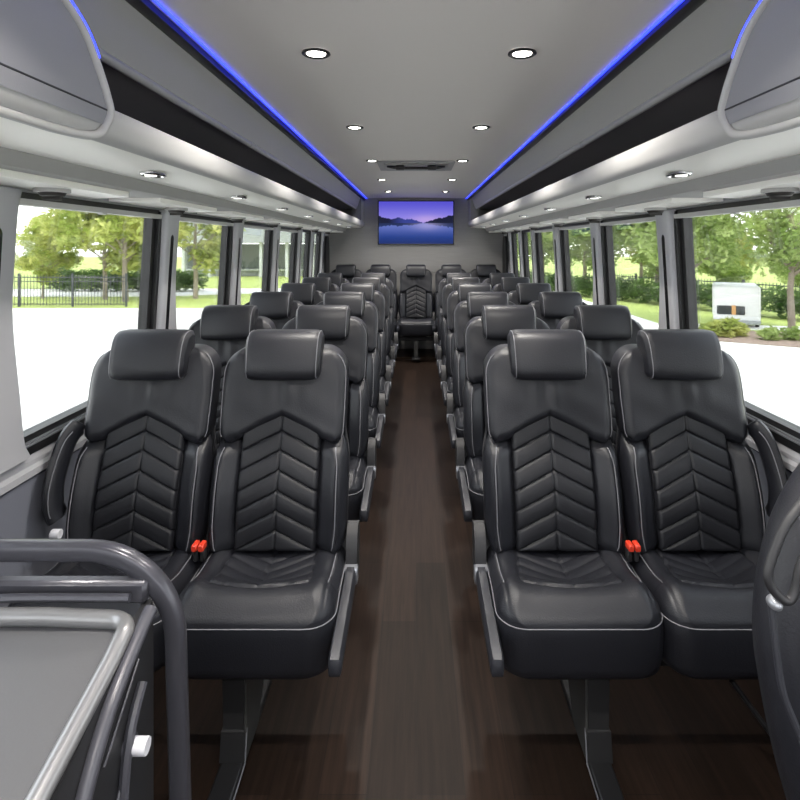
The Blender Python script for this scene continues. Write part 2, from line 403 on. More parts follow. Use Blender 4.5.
    # reading lights
    for k in range(8):
        y = 1.72+.83*k
        if y > 7.2: continue
        t = thing('reading_light', 'small oval chrome reading light under the %s luggage rack, %s' % (side, NTH[k]), 'reading light', (s*.80, y, CZ+.2185), group='reading lights under the %s luggage rack' % side)
        ring = [(.034*math.cos(a), .055*math.sin(a)) for a in lin(0, 2*PI, 25)[:-1]]
        m = MB().loft([[(x*q, yy*q, z) for x, yy in ring] for q, z in ((1, 0), (1, -.006), (.85, -.010), (.8, -.004))]); obj('bezel', m, 'chrome', t)
        obj('lens', MB().cyl((0, -.016, -.0125), .017, .008, 'z', 16), 'lamp2', t)
        obj('switch', MB().cyl((0, .024, -.012), .010, .006, 'z', 12), 'louver', t)
    # air louvers
    for k in range(7):
        y = 1.60+.83*k
        t = thing('air_louver', 'round dark air louver on the duct above the %s windows, %s' % (side, NTH[k]), 'air vent', (s*1.03, y, CZ+.159), group='air louvers above the %s windows' % side)
        obj('bezel', MB().cyl((0, 0, -.012), .046, .012, 'z', 24), 'vent', t)
        obj('nozzle', MB().cyl((0, 0, -.022), .030, .012, 'z', 20, r2=.036), 'louver', t)
        obj('vane', MB().box(-.028, .028, -.003, .003, -.032, -.020), 'louver', t)
# near reading glow on the left cover
# ---------------------------------------------------------------- ceiling lights and hatch
for s in (-1, 1):
    for k, y in enumerate((-.55, .62, 1.81, 2.95, 4.12, 5.32, 6.50)):  # first two of each row are out of view, added for their light
        t = thing('ceiling_light', 'round recessed downlight with dark rim, %s ceiling row, %s' % ('left' if s < 0 else 'right', ('added unseen behind the viewer for light, farthest forward', 'added unseen above the viewer for light', 'nearest in view, largest', 'second one back', 'third, beside the roof hatch', 'fourth, past the roof hatch', 'last one before the rear wall')[k]), 'ceiling light',
                  (.010+s*.330, y, CZ+CE+.008), group='recessed downlights in the %s ceiling row' % ('left' if s < 0 else 'right'))
        ring = [(math.cos(a), math.sin(a)) for a in lin(0, 2*PI, 29)[:-1]]
        m = MB().loft([[(x*q, yy*q, z) for x, yy in ring] for q, z in ((.045, 0), (.046, -.004), (.040, -.008), (.033, -.005), (.031, -.002))], cap=False)
        obj('rim', m, 'legm', t)
        obj('lens', MB().cyl((0, 0, -.0045), .030, .004, 'z', 20), 'lamp', t)
        ld = bpy.data.lights.new('downlight', 'AREA'); ld.shape = 'DISK'; ld.size = .055; ld.energy = 8.5; ld.color = (1, .95, .88); ld.spread = math.radians(130)
        lo = bpy.data.objects.new('downlight', ld); COL.objects.link(lo); lo.parent = t; lo.location = (0, 0, -.012)
h = thing('roof_hatch', 'light grey roof hatch with a dark curved handle between the ceiling lights', 'roof hatch', (0, 4.38, CZ+CE+.010))
obj('hatch_frame', MB().box(-.29, .29, -.24, .24, -.012, 0, .005).box(-.24, .24, -.19, .19, -.020, -.01, .004), 'vent', h)
obj('handle', MB().tube(spline([(-.215, -.10, -.022), (-.17, -.12, -.034), (-.10, -.13, -.040), (0, -.13, -.040), (.10, -.13, -.040), (.17, -.12, -.034), (.215, -.10, -.022)], 5), .011, 10), 'louver', h)
for s in (-1, 1): obj('handle_grip', MB().box(s*.12-.035, s*.12+.035, -.15, -.09, -.052, -.022, .008), 'louver', h)

# ---------------------------------------------------------------- screen
t = thing('television', 'wall screen showing a blue and violet mountain lake at dusk', 'television', (0.0, Y1, CZ+.29))
TW, TH = .485, .275
obj('casing', MB().box(-TW-.012, TW+.012, -.045, -.002, -TH-.012, TH+.012, .005), 'gloss_black', t)
nx, nz = 160, 90; mb = MB()
mb.grid(lambda u, v: (u*TW, -.0465, v*TH), lin(-1, 1, nx), lin(-1, 1, nz))
def mount(u):    # ridge height for the far hills, in screen units above the shore
    a = .30*math.exp(-((u+1.0)/.30)**2)+.22*math.exp(-((u+.45)/.22)**2)+.15*math.exp(-((u+.10)/.14)**2)
    b = .26*math.exp(-((u-.85)/.30)**2)+.34*math.exp(-((u-1.25)/.28)**2)+.10*math.exp(-((u-.50)/.15)**2)
    n = .018*math.sin(u*23)+.010*math.sin(u*51+1)+.006*math.sin(u*97)
    return a+b+n+.03
def mixc(a, b, t): t = max(0, min(1, t)); return [a[i]+(b[i]-a[i])*t for i in range(3)]
def sky(u, v):
    c = mixc((.22, .19, .66), (.085, .075, .55), smooth(.1, 1, v))
    return mixc(c, (.48, .34, .68), .75*math.exp(-((u-.30)/.45)**2-((v-.12)/.22)**2))
def scr(u, v):
    sh = -.02
    if v > sh:
        mh = mount(u)
        if v-sh < mh*.95:
            far = mixc((.030, .045, .24), (.006, .008, .03), smooth(.10, .65, abs(u+.15)))
            return far
        return sky(u, v)
    w_ = -(v-sh)
    if w_ < mount(u)*.55*(1+.1*math.sin(u*60)): base = mixc((.012, .02, .07), (.03, .07, .25), w_*1.5)
    else: base = mixc((.11, .15, .46), (.012, .040, .22), smooth(.0, .75, w_))
    base = mixc(base, (.36, .33, .62), .6*math.exp(-((u-.30)/.35)**2-((w_-.12)/.20)**2))
    return mixc(base, (.008, .018, .10), smooth(.55, 1.05, w_)*.75)
ov = obj('display', mb, M['black'], t, smooth=False, fix=False)
ca = ov.data.color_attributes.new('Col', 'FLOAT_COLOR', 'POINT')
for i in range(nx*nz):
    c = scr(-1+2*(i % nx)/(nx-1), -1+2*(i//nx)/(nz-1)); ca.data[i].color = (*c, 1)
mm = bpy.data.materials.new('screen_picture'); mm.use_nodes = True; n = mm.node_tree; b = n.nodes['Principled BSDF']
b.inputs['Base Color'].default_value = (.004, .004, .004, 1); b.inputs['Roughness'].default_value = .3; b.inputs['Specular IOR Level'].default_value = .12
at = n.nodes.new('ShaderNodeAttribute'); at.attribute_name = 'Col'; n.links.new(at.outputs[0], b.inputs['Emission Color']); b.inputs['Emission Strength'].default_value = 1.15
ov.data.materials[0] = mm

# ---------------------------------------------------------------- passenger seats
# local frame: origin on the floor under the seat centre at the back hinge, -Y is the seat's front
def by(z): return -.030+.285*(z-.45)-.018*math.exp(-((z-.62)/.12)**2)   # front plane of the back
def rnd(e, R): e = max(0., min(e, R)); return R*(1-math.sqrt(max(0, 1-(1-e/R)**2)))   # how far an edge falls away
def w_back(z):
    w_ = .2165-.018*smooth(.70, .80, z)-.012*smooth(.55, .44, z)
    r_ = .035
    if z < .452+r_: w_ -= r_-math.sqrt(max(0, r_*r_-(.452+r_-z)**2))
    return w_
def mk_back():
    mb = MB(); us = ease(61); z0, z1 = .452, .86
    vs = [z0+(z1-z0)*(v+1)/2 for v in ease(61)]
    def fr(u, z):
        w_ = w_back(z); x = u*w_; e = min(w_-abs(x), z-z0)
        y = by(z)-.010+rnd(e, .045)*.85
        y -= .026*smooth(.13, .185, abs(x))*(1-smooth(.19, .222, abs(x)))*(1-smooth(.73, .79, z))      # side bolsters
        y += .022*smooth(.735, .785, z)
        y += .010*math.exp(-((abs(x)-.128)/.006)**2)                          # seams beside the quilting
        y += .0045*math.exp(-((abs(x)-.186)/.003)**2)
        if abs(x) < .126: y += .014
        return (x, y, z)
    mb.grid(fr, us, vs)
    def bk(u, z):
        w_ = w_back(z); return (u*w_, by(z)+.05+.0*u, z)
    mb.grid(bk, us[::10]+[], [z0, z1])
    # side skirt
    for sg in (-1, 1):
        mb.grid(lambda u, z: (sg*w_back(z), by(z)-.010+.045*.85+(by(z)+.05-(by(z)-.010+.045*.85))*u, z), [0, 1], vs)
    return mb
def chev_top(x): return .858-.50*abs(x)
def mk_chev():
    mb = MB(); us = lin(-1, 1, 71); vs = lin(0, 1, 121); W = .1255
    def fr(u, t):
        x = u*W; z0 = .462; z1 = chev_top(x); z = z0+(z1-z0)*t
        e = min(W-abs(x), z-z0)
        y = by(z)-.014+rnd(e, .014)
        # quilted chevrons
        ph = ((z+.47*abs(x)-.800)/.0555) % 1.0
        d = min(ph, 1-ph)*.0555
        if z+.47*abs(x) > .826: ph = .5; d = .02
        y += .0050*math.exp(-(d/.0028)**2)-.0034*math.sin(PI*ph)**.7
        y += .0045*math.exp(-(x/.0032)**2)
        return (x, y, z)
    mb.grid(fr, us, vs); return mb
YT = 1.056
def w_yoke(z):
    w_ = .200+.004*math.sin((z-.77)*9)
    r_ = .085
    if z > YT-r_: w_ -= (r_-math.sqrt(max(0, r_*r_-(z-(YT-r_))**2)))*.95
    r_ = .03
    if z < .775+r_: w_ -= (r_-math.sqrt(max(0, r_*r_-(.775+r_-z)**2)))*.6
    return w_
def yoke_low(x):
    a = abs(x); k = .012+.0
    return .775+ (.843-.48*a-.775)*smooth(.150, .118, a) - .012*math.exp(-((a-.185)/.03)**2)
def yoke_y(x, z, e):
    y = by(z)-.030+rnd(e, .034)*1.0
    y -= .008*math.exp(-(x/.16)**2)*smooth(.77, .95, z)
    y += .0035*math.sin(x*95+3*z)*math.exp(-((z-.93)/.045)**2)*math.exp(-(x/.06)**2)     # soft gathers under the headrest
    y += .002*math.sin(x*31+z*17)*math.sin(z*43)
    return y
def mk_yoke():
    mb = MB(); us = ease(71); vs = [(v+1)/2 for v in ease(61)]
    def P(u, t):
        w0 = .200; x0 = u*w0
        zl = yoke_low(x0); z = zl+(YT-zl)*t
        w_ = w_yoke(z); x = u*w_
        return x, z, zl, w_
    def fr(u, t):
        x, z, zl, w_ = P(u, t); e = min(w_-abs(x), (z-zl)*1.0, (YT-z)*.9)
        return (x, yoke_y(x, z, e), z)
    mb.grid(fr, us, vs)
    rim = [fr(u, 0) for u in us]+[fr(1, v) for v in vs[1:]]+[fr(u, 1) for u in us[::-1][1:]]+[fr(-1, v) for v in vs[::-1][1:-1]]
    back = [(p[0], by(p[2])+.055, p[2]) for p in rim]
    mb.loft([rim, back], cap=False); mb.f.append(tuple(range(len(mb.v)-len(back), len(mb.v))))
    return mb, fr
def mk_shell():
    mb = MB(); us = ease(25); z0, z1 = .40, 1.045; vs = [z0+(z1-z0)*(v+1)/2 for v in ease(31)]
    def W(z):
        w_ = .2175-.018*smooth(.70, .82, z); r_ = .09
        if z > z1-r_: w_ -= r_-math.sqrt(max(0, r_*r_-(z-(z1-r_))**2))
        return w_
    mb.grid(lambda u, z: (u*W(z), by(z)+.048, z), us, vs)
    mb.grid(lambda u, z: (u*W(z), by(z)+.048+.050-rnd(min(W(z)-abs(u*W(z)), z1-z, z-z0), .05), z), us, vs)
    return mb
def mk_head():
    # barrel-shaped headrest, section swept from side to side
    mb = MB(); H, D = .0770, .052; zc, yc = 1.0390, by(1.04)-.034; rings = []; loops = {}
    for x in [-.1275, -.1268, -.1245, -.120, -.1165, -.1145, -.10]+lin(-.08, .08, 9)+[.10, .1145, .1165, .120, .1245, .1268, .1275]:
        a = abs(x); k = 1-.30*smooth(.112, .1278, a)**2-.012*math.exp(-((a-.1165)/.0015)**2); k = k if a < .127 else .62
        ring = []
        for j in range(48):
            t = 2*PI*j/48; c, s_ = math.cos(t), math.sin(t); n_ = 2.9; hf = 1-.11*smooth(.095, .1278, a)**2.2
            yy = math.copysign(abs(c)**(2/n_), c)*D*k; zz = math.copysign(abs(s_)**(2/n_), s_)*H*hf*(1-(1-k)*.45)
            bulge = -.010*(1-(x/.128)**2) if c < 0 else 0
            lean = zz*.30
            ring.append((x*.965*(1+.018*zz/H), yc+yy+bulge+lean, zc+zz))
        rings.append(ring); loops[round(x, 4)] = ring
    mb.loft(rings); return mb, loops
def cush_w(y, yf=-.325):
    r_ = .075; w_ = .2150+.004*smooth(-.1, -.3, y)
    if y < yf+r_: w_ -= r_-math.sqrt(max(0, r_*r_-(yf+r_-y)**2))
    return w_
ZP = .420
def cush_top(x, y):
    zt = .454+.022*math.exp(-((y+.235)/.06)**2)+.006*smooth(-.15, .0, y)
    zt -= .014*math.exp(-((y+.02)/.22)**2)*math.exp(-(x/.11)**2)
    zt += .012*math.exp(-((abs(x)-.175)/.035)**2)*smooth(-.34, -.15, y)
    w_ = cush_w(y); e = min(w_-abs(x), (y+.325)*1.0)
    R = .062; zt -= rnd(e, R)*(zt-ZP)/R
    # seams
    a = abs(x); wi = .128+.012*smooth(.0, -.2, y)
    yfr = -.205-.022*math.cos(min(1, a/wi)*PI/2)
    if y > yfr:
        zt -= .006*math.exp(-((a-wi)/.0035)**2)
        zt += .0015
    if a < wi: zt -= .007*math.exp(-((y-yfr)/.0045)**2)
    if a < wi-.004 and y > yfr+.004:
        ph = ((y-.55*a+.9)/.046) % 1.0; d = min(ph, 1-ph)*.046
        zt += -.0032*math.exp(-(d/.0032)**2)+.0018*math.sin(PI*ph)
        zt -= .003*math.exp(-(x/.003)**2)
    zt -= .0035*math.exp(-((a-.190)/.0030)**2)*smooth(-.33, -.25, y)
    return zt
def mk_cush():
    mb = MB(); us = ease(91); vs = [-.325+(.375)*((v+1)/2) for v in ease(91)]
    def tp(u, y): x = u*cush_w(y); return (x, y, cush_top(x, y))
    mb.grid(tp, us, vs)
    rim = [tp(u, vs[0]) for u in us]+[tp(1, v) for v in vs[1:]]+[tp(u, vs[-1]) for u in us[::-1][1:]]+[tp(-1, v) for v in vs[::-1][1:-1]]
    def ring(k, z, a=0):
        return [(p[0]*k, (p[1]+.14)*k-.14, z if a == 0 else p[2]) for p in rim]
    mb.loft([ring(1, 0, 1), ring(1.012, ZP-.008), ring(1.018, ZP-.03), ring(1.016, .350), ring(1.005, .315), ring(.985, .294), ring(.93, .282), ring(.6, .278)], cap=False)
    mb.f.append(tuple(range(len(mb.v)-len(rim), len(mb.v))))
    return mb, tp, us, vs
def mk_seat(win, s):
    """one seat; s = side of the aisle (-1 left, 1 right); win: window seat"""
    t = thing('passenger_seat', 'seat', 'seat')
    for nm, me, mt in PARTS: 
        o = bpy.data.objects.new(nm, me); COL.objects.link(o); o.parent = t
        for nn, mm_, par in SUBS:
            if par == nm:
                q = bpy.data.objects.new(nn, mm_); COL.objects.link(q); q.parent = o
    si = s if win != 'mid' else 1
    aisle = -si*.2350
    if win == 'aisle' or win == 'mid':
        arm = obj('armrest', MB().loft([[(aisle+dx*.8*k, y, z+dz*h_) for dx, dz in ((-.018, -.9), (.018, -.9), (.021, -.5), (.021, .6), (.014, 1), (-.014, 1), (-.021, .6), (-.021, -.5))]
              for y, z, h_, k in ((-.400, .372, .010, .6), (-.395, .372, .022, .9), (-.382, .373, .026, 1), (-.28, .380, .029, 1), (-.10, .392, .031, 1), (-.055, .395, .030, 1))]), 'arm', t)
        obj('hinge', MB().box(aisle-.021, aisle+.021, -.066, -.028, .374, .424, .005), 'silver', arm, label='silver armrest hinge')
        obj('hinge_cover', MB().loft([[(aisle-.017, y-a_, z), (aisle+.017, y-a_, z), (aisle+.019, y+a_, z), (aisle-.019, y+a_, z)] for y, z, a_ in ((-.02, .36, .012), (-.015, .38, .028), (-.005, .44, .032), (.005, .495, .028), (.012, .515, .020), (.016, .527, .010))]), 'shell', t)
    if win == 'window':
        out = si*.236
        pts = spline([(out-.010*si, -.045, .565), (out, -.052, .60), (out+.006*si, -.042, .66), (out+.004*si, -.012, .73), (out-.006*si, .018, .79), (out-.024*si, .05, .822)], 5)
        obj('armrest', MB().tube([Vector((p.x, p.y*1+.012, p.z)) for p in pts], [.020]+[.040]*(len(pts)-3)+[.030, .012], 16, ry=.021, up=(0, 1, .2)), 'leather', t)
        q = [p+Vector((-si*.012, -.0295, .0)) for p in pts[3:-2]]
        obj('piping', MB().tube(q, .0018, 5), 'stitch', t)
        kb = obj('recline_knob', MB().cyl((si*.200-.012, -.085, .540), .014, .026, 'x', 18), 'knobw', t, label='pale grey recline knob')
    # belt buckle near the gap between the pair
    inn = si*.208 if win in ('aisle',) else -si*.210
    if win != 'mid':
        bk = MB().box(inn-.007, inn+.007, -.075, -.050, .45, .494, .003)
        B = obj('belt_buckle', bk, 'shell', t)
        obj('release_button', MB().box(inn-.0080, inn+.0080, -.088, -.052, .486, .506, .003), 'red', B, label='red buckle button')
    return t
def meshof(mb, name, mt, ang=50, weld=True, fix=True):
    o = obj(name, mb, mt, ang=ang, weld=weld, fix=fix); me = o.data; bpy.data.objects.remove(o); return me
yk, yfr = mk_yoke(); hd, hl = mk_head(); cu, tp, cus, cvs = mk_cush()
PARTS = [('backrest', meshof(mk_back(), 'backrest', 'leather'), 0), ('quilted_panel', meshof(mk_chev(), 'quilted_panel', 'leather_quilt', fix=False), 0),
         ('upper_back', meshof(yk, 'upper_back', 'leather'), 0), ('back_shell', meshof(mk_shell(), 'back_shell', 'shell'), 0),
         ('headrest', meshof(hd, 'headrest', 'leather', 60), 0), ('seat_cushion', meshof(cu, 'seat_cushion', 'leather'), 0)]
# stitching
m = MB(); n_ = Vector((0, -.0015, 0))
us2 = [u for u in ease(71)]
path = [Vector(yfr(-1, t)) for t in lin(.04, 1, 30)]+[Vector(yfr(u, 1)) for u in lin(-1, -.62, 10)]
path = [Vector(yfr(-.985, t))+n_ for t in lin(.06, .93, 40)]
SUBS = []
for sg in (-1, 1):
    pp = [Vector((sg*abs(p.x), p.y-.001, p.z)) for p in path]; m = MB().tube(pp, .0016, 5)
    SUBS.append(('piping', meshof(m, 'piping', 'stitch'), 'upper_back'))
m = MB()
for sg in (-1, 1):
    pp = []
    for z in lin(.475, .755, 26):
        w_ = w_back(z); x = .186*w_/.2165; e = w_-x
        y = by(z)-.010+rnd(min(e, z-.452), .045)*.85-.026*smooth(.13, .185, x)*(1-smooth(.19, .222, x))*(1-smooth(.73, .79, z))+.022*smooth(.735, .785, z)
        pp.append((sg*x, y-.0012, z))
    m = MB().tube(pp, .0017, 5)
    SUBS.append(('piping', meshof(m, 'piping', 'stitch'), 'backrest'))
m = MB()
for x in (-.1165, .1165):
    rg = [Vector(p) for p in hl[x]]; c = sum(rg, Vector())/len(rg)
    m = MB().tube([c+(p-c)*1.008 for p in rg], .0016, 5, closed=True)
    SUBS.append(('piping', meshof(m, 'piping', 'stitch'), 'headrest'))
m = MB()
rim = [tp(-1, v) for v in cvs[::-1] if v < -.02]+[tp(u, cvs[0]) for u in cus]+[tp(1, v) for v in cvs if v < -.02]
m.tube([(p[0]*1.006, (p[1]+.14)*1.008-.14, p[2]) for p in rim], .0017, 5)
SUBS.append(('piping', meshof(m, 'piping', 'stitch'), 'seat_cushion'))
for sg in (-1, 1):
    m = MB().tube([(sg*.190, y, cush_top(.190, y)+.0018) for y in lin(-.205, .02, 22)], .0017, 5)
    SUBS.append(('piping', meshof(m, 'piping', 'stitch'), 'seat_cushion'))

D1, PITCH = 1.765, .768
AX, WX = .433, .871
protos = {}
ordn = ['nearest', 'second', 'third', 'fourth', 'fifth', 'sixth']
for s, side in ((-1, 'left'), (1, 'right')):
    for kind, X in (('aisle', AX), ('window', WX)):
        p = mk_seat(kind, s)
        for i in range(6):
            o = p if i == 0 else dup(p)
            o.location = (s*X, D1+i*PITCH, 0)
            o['label'] = 'black leather %s seat left of the aisle, %s row' % (kind, ordn[i]) if s < 0 else 'black leather %s seat right of the aisle, %s row' % (kind, ordn[i])
            o['category'] = 'seat'; o['group'] = 'black quilted leather seats %s of the aisle' % side
        protos[kind, s] = p
YB = 7.02
mid = mk_seat('mid', 1); mid.location = (0, YB, .035); mid['group'] = 'seats in the rear row'
for a in [c for c in mid.children if c.name.split('.')[0] in ('armrest', 'hinge_cover')]:
    for g in list(a.children): bpy.data.objects.remove(g)
    bpy.data.objects.remove(a)
mid['label'] = 'middle seat of the rear row, facing down the aisle below the screen'
for (kind, s, X, lab) in (('aisle', -1, -.447, 'rear row seat just left of the middle one'), ('window', -1, -.885, 'rear row seat in the far left corner'),
                          ('aisle', 1, .447, 'rear row seat just right of the middle one'), ('window', 1, .885, 'rear row seat in the far right corner')):
    o = dup(protos[kind, s], (X, YB, .035), 'black leather '+lab); o['group'] = 'seats in the rear row'

# pedestal frames under each pair
def mk_frame(s):
    t = thing('seat_frame', 'frame', 'seat frame')
    c = s*.49; x0, x1 = s*.24, s*1.10
    obj('crossbeam', MB().box(x0, x1, -.21, -.16, .236, .279, .006).box(x0, x1, -.05, .0, .236, .279, .006).box(x0, x0+s*.04, -.17, -.04, .24, .275, .004), 'legm', t)
    obj('post', MB().loft([[(c-a, y0, z), (c+a, y0, z), (c+a, y1, z), (c-a, y1, z)] for z, a, y0, y1 in ((.262, .030, -.25, -.21), (.10, .027, -.25, -.21), (.098, .031, -.256, -.20), (.02, .034, -.262, -.19))]), 'legm', t, smooth=False)
    # tapering side plate
    xp = c-s*.032
    pl = MB().loft([[(xp-.003, y, z) for y, z in ((-.245, .25), (.03, .25), (-.13, .02), (-.25, .02))], [(xp+.003, y, z) for y, z in ((-.245, .25), (.03, .25), (-.13, .02), (-.25, .02))]])
    obj('side_plate', pl, 'legp', t, smooth=False)
    obj('edge_strip', MB().tube([(xp-s*.003, -.245, .10), (xp-s*.003, -.262, .02), (xp-s*.003, -.40, .012)], .002, 5), 'silver', t)
    obj('foot', MB().box(c-.030, c+.030, -.42, .04, 0, .022, .004), 'black', t)
    obj('brace', MB().tube([(s*.84, -.26, .24), (s*.98, -.27, .05)], .007, 8).tube([(s*.972, -.27, .062), (s*.988, -.27, .035)], .010, 8), 'legm', t)
    obj('wall_bracket', MB().box(s*1.07, s*1.16, -.26, .02, .20, .25, .005), 'legm', t)
    return t
for s, side in ((-1, 'left'), (1, 'right')):
    p = mk_frame(s)
    for i in range(6):
        o = p if i == 0 else dup(p)
        o.location = (0, D1+i*PITCH, 0)
        o['label'] = 'dark steel pedestal frame carrying the %s row seats on the %s' % (ordn[i], side); o['group'] = 'seat pedestal frames on the %s side' % side
    o = dup(p, (0, YB, .035), 'dark steel pedestal frame under the rear row seats on the %s' % side)
t = thing('seat_frame', 'slim dark steel pedestal under the middle rear seat', 'seat frame', (0, YB, .035))
obj('post', MB().box(-.025, .025, -.25, -.20, .02, .25, .004), 'legp', t); obj('foot', MB().box(-.05, .05, -.35, .05, 0, .02, .004), 'black', t)
obj('crossbeam', MB().box(-.2, .2, -.26, -.21, .215, .262, .005), 'legm', t)

# ---------------------------------------------------------------- front left console with grab rail
c = thing('front_console', 'black framed console with grey tray top and curved grab rail, front left corner', 'console', (-.80, .75, 0))
def cpart(name, mb, mt, par=None, **k):
    o = obj(name, mb, mt, par or c, **k)
    if par is None: o.matrix_parent_inverse = Matrix.Translation((.80, -.75, 0))
    return o
# sloping tray with raised rim
def tz(y): return CZ-.600-.28*(.93-y)
m = MB(); m.loft([[(-1.13, y, tz(y)-.012), (-.475, y, tz(y)-.012), (-.475, y, tz(y)-.035), (-1.13, y, tz(y)-.035)] for y in lin(.33, .915, 8)])
M['tray'] = mat('tray_grey', (.11, .11, .115), .36, metal=.2, bump=.1, bscale=300)
M['rimg'] = mat('tray_rim', (.24, .24, .245), .30, metal=.5)
M['rail'] = mat('rail_dark', (.055, .055, .066), .34)
M['hoop'] = mat('hoop_rail', (.055, .055, .066), .28, metal=.35)
cpart('tray', m, 'tray', label='flat grey tray top')
rim = [(-1.14, .915, tz(.915)+.002), (-.60, .915, tz(.915)+.002)]+[Vector((-.495+.040*math.sin(a), .875+.040*math.cos(a), tz(.9)+.002)) for a in lin(0, PI/2, 8)]+[(-.456, y, tz(y)+.002) for y in lin(.84, .33, 8)]
cpart('tray_rim', MB().tube([Vector(p) for p in rim], .0135, 12), 'rimg', label='silver rim around the tray')
# side panel with ribs
prof = [(.30, .30), (.30, .62), (.45, .655), (.60, .69), (.74, .735), (.83, .775), (.90, .790), (.955, .80), (.958, .70), (.958, .30)]
m = MB().loft([[(x, y, z) for y, z in prof] for x in (-.46, -.445)]); cpart('side_panel', m, 'shell', smooth=False)
m = MB().tube(spline([(-.437, .93, CZ-.60), (-.437, .885, CZ-.618), (-.437, .80, CZ-.665), (-.437, .735, CZ-.74), (-.437, .69, CZ-.84), (-.437, .66, CZ-1.0)], 6), .011, 12)
cpart('side_moulding', m, 'rail')
m = MB().tube(spline([(-.438, .905, CZ-.70), (-.438, .87, CZ-.74), (-.438, .85, CZ-.80), (-.438, .84, CZ-.90), (-.438, .84, CZ-1.05)], 6), .008, 8)
m.tube([(-.442, .90, CZ-.66), (-.442, .80, CZ-.74)], .0022, 6); m.tube([(-.442, .86, CZ-.79), (-.442, .77, CZ-.92)], .003, 6); m.tube([(-.442, .85, CZ-.80), (-.442, .80, CZ-1.0)], .003, 6)
cpart('rib', m, 'rail')
cpart('knob', MB().cyl((-.440, .868, CZ-.770), .0125, .028, 'x', 20), 'knobw', label='round pale knob')
cpart('knob_collar', MB().cyl((-.446, .868, CZ-.770), .017, .012, 'x', 20), 'rail')
# hoop rail with a flat section
hy = .965; pts = []
cpath = [Vector((-1.14, hy, CZ-.532)), Vector((-.80, hy, CZ-.532)), Vector((-.60, hy, CZ-.532))]
cpath = [Vector((x, hy, CZ-.522)) for x in lin(-1.14, -.56, 6)]+[Vector((-.56+.150*math.sin(a), hy, CZ-.522-.150+.150*math.cos(a))) for a in lin(.12, PI/2, 14)]+[Vector((-.410+.020*k, hy, CZ-.672-.728*k)) for k in lin(.08, 1, 8)]
rings = []
for i, p in enumerate(cpath):
    t_ = (cpath[min(i+1, len(cpath)-1)]-cpath[max(i-1, 0)]).normalized(); nrm = Vector((-t_.z, 0, t_.x)); 
    if nrm.z < 0 and i < 8: nrm = -nrm
    a, b_ = .0160, .015
    rings.append([p+nrm*(a*math.copysign(abs(math.cos(q))**.55, math.cos(q)))+Vector((0, 1, 0))*(b_*math.copysign(abs(math.sin(q))**.55, math.sin(q))) for q in lin(0, 2*PI, 17)[:-1]])
cpart('grab_rail', MB().loft(rings), 'hoop')
m = MB().box(-1.14, -.45, .940, .965, CZ-.600, CZ-.562, .006)
m.tube(spline([(-.76, .930, CZ-.605), (-.72, .928, CZ-.588), (-.66, .928, CZ-.580), (-.47, .928, CZ-.580)], 5), .007, 8)
cpart('cross_rail', m, 'hoop')
cpart('cabinet', MB().box(-1.13, -.47, .36, .93, 0, CZ-.72, .01), 'shell')

# ---------------------------------------------------------------- front right seat, seen from its side
g = thing('guide_seat', 'black leather single seat seen from behind its edge, front right corner', 'seat', (.70, .80, 0))
def gpart(name, mb, mt, par=None, **k):
    o = obj(name, mb, mt, par or g, **k)
    if par is None: o.matrix_parent_inverse = Matrix.Translation((-.70, -.80, 0))
    return o
def gout(z):  # aisle-side edge of the backrest at height z above the eye
    pts = [(-.26, .64), (-.30, .585), (-.34, .545), (-.41, .505), (-.489, .482), (-.56, .476), (-.645, .486), (-.715, .498), (-.786, .516), (-1.02, .58)]
    for (a, xa), (b, xb) in zip(pts, pts[1:]):
        if b <= z <= a: t = (z-a)/(b-a); return xa+(xb-xa)*t
    return pts[0][1] if z > pts[0][0] else pts[-1][1]
rings = []
for z in lin(-.255, -1.0, 46):
    xa = (gout(z-.02)+gout(z)+gout(z+.02))/3; xb = 1.06; k = min(1, math.sqrt(max(.0, 1-(1-min(1, (-.25-z)/.10))**2))+.05); hd_ = .058*k
    ring = []
    for q in lin(0, 2*PI, 33)[:-1]:
        cc, ss = math.cos(q), math.sin(q)
        ring.append((xa+(xb-xa)*(.5-.5*math.copysign(abs(cc)**.45, cc)), .84+.10*z+hd_*math.copysign(abs(ss)**.6, ss), CZ+z))
    rings.append(ring)
gpart('backrest', MB().loft(rings), 'leather')
seam = spline([(.462, .735, CZ-.468), (.464, .728, CZ-.52), (.470, .722, CZ-.575), (.492, .715, CZ-.64), (.515, .705, CZ-.75), (.55, .69, CZ-.95)], 6)
gpart('piping', MB().tube(seam, .0045, 8), 'arm')
lp = spline([(.53, .735, CZ-.30), (.487, .722, CZ-.338), (.467, .718, CZ-.362), (.4506, .716, CZ-.399), (.4456, .715, CZ-.4215), (.4544, .714, CZ-.440), (.4696, .714, CZ-.450), (.480, .715, CZ-.437), (.490, .716, CZ-.40), (.53, .722, CZ-.34)], 6)
gpart('grab_handle', MB().tube(lp, .0058, 10), 'shell')
gpart('bolt', MB().loft([[(.458+.0085*math.cos(b_)*math.cos(q), .722-.012*math.sin(b_), CZ-.457+.0085*math.cos(b_)*math.sin(q)) for q in lin(0, 2*PI, 19)[:-1]] for b_ in lin(-.6, 1.5, 9)]), 'silver', label='small domed silver bolt')
gpart('seat_cushion', MB().box(.58, 1.06, .36, .80, .32, .46, .035), 'leather')
gpart('pedestal', MB().box(.72, .92, .45, .75, 0, .33, .02), 'legm')

# ---------------------------------------------------------------- outside
G = -.85
def gbox(name, x0, x1, y0, y1, z, mt, label, cat, kind='structure', th=.05):
    return tag(obj(name, MB().box(x0, x1, y0, y1, z-th, z), mt, smooth=False), label, cat, kind=kind)
gbox('ground', -70, 70, -30, 110, G, 'lot', 'pale sunlit concrete parking lot around the coach', 'ground')
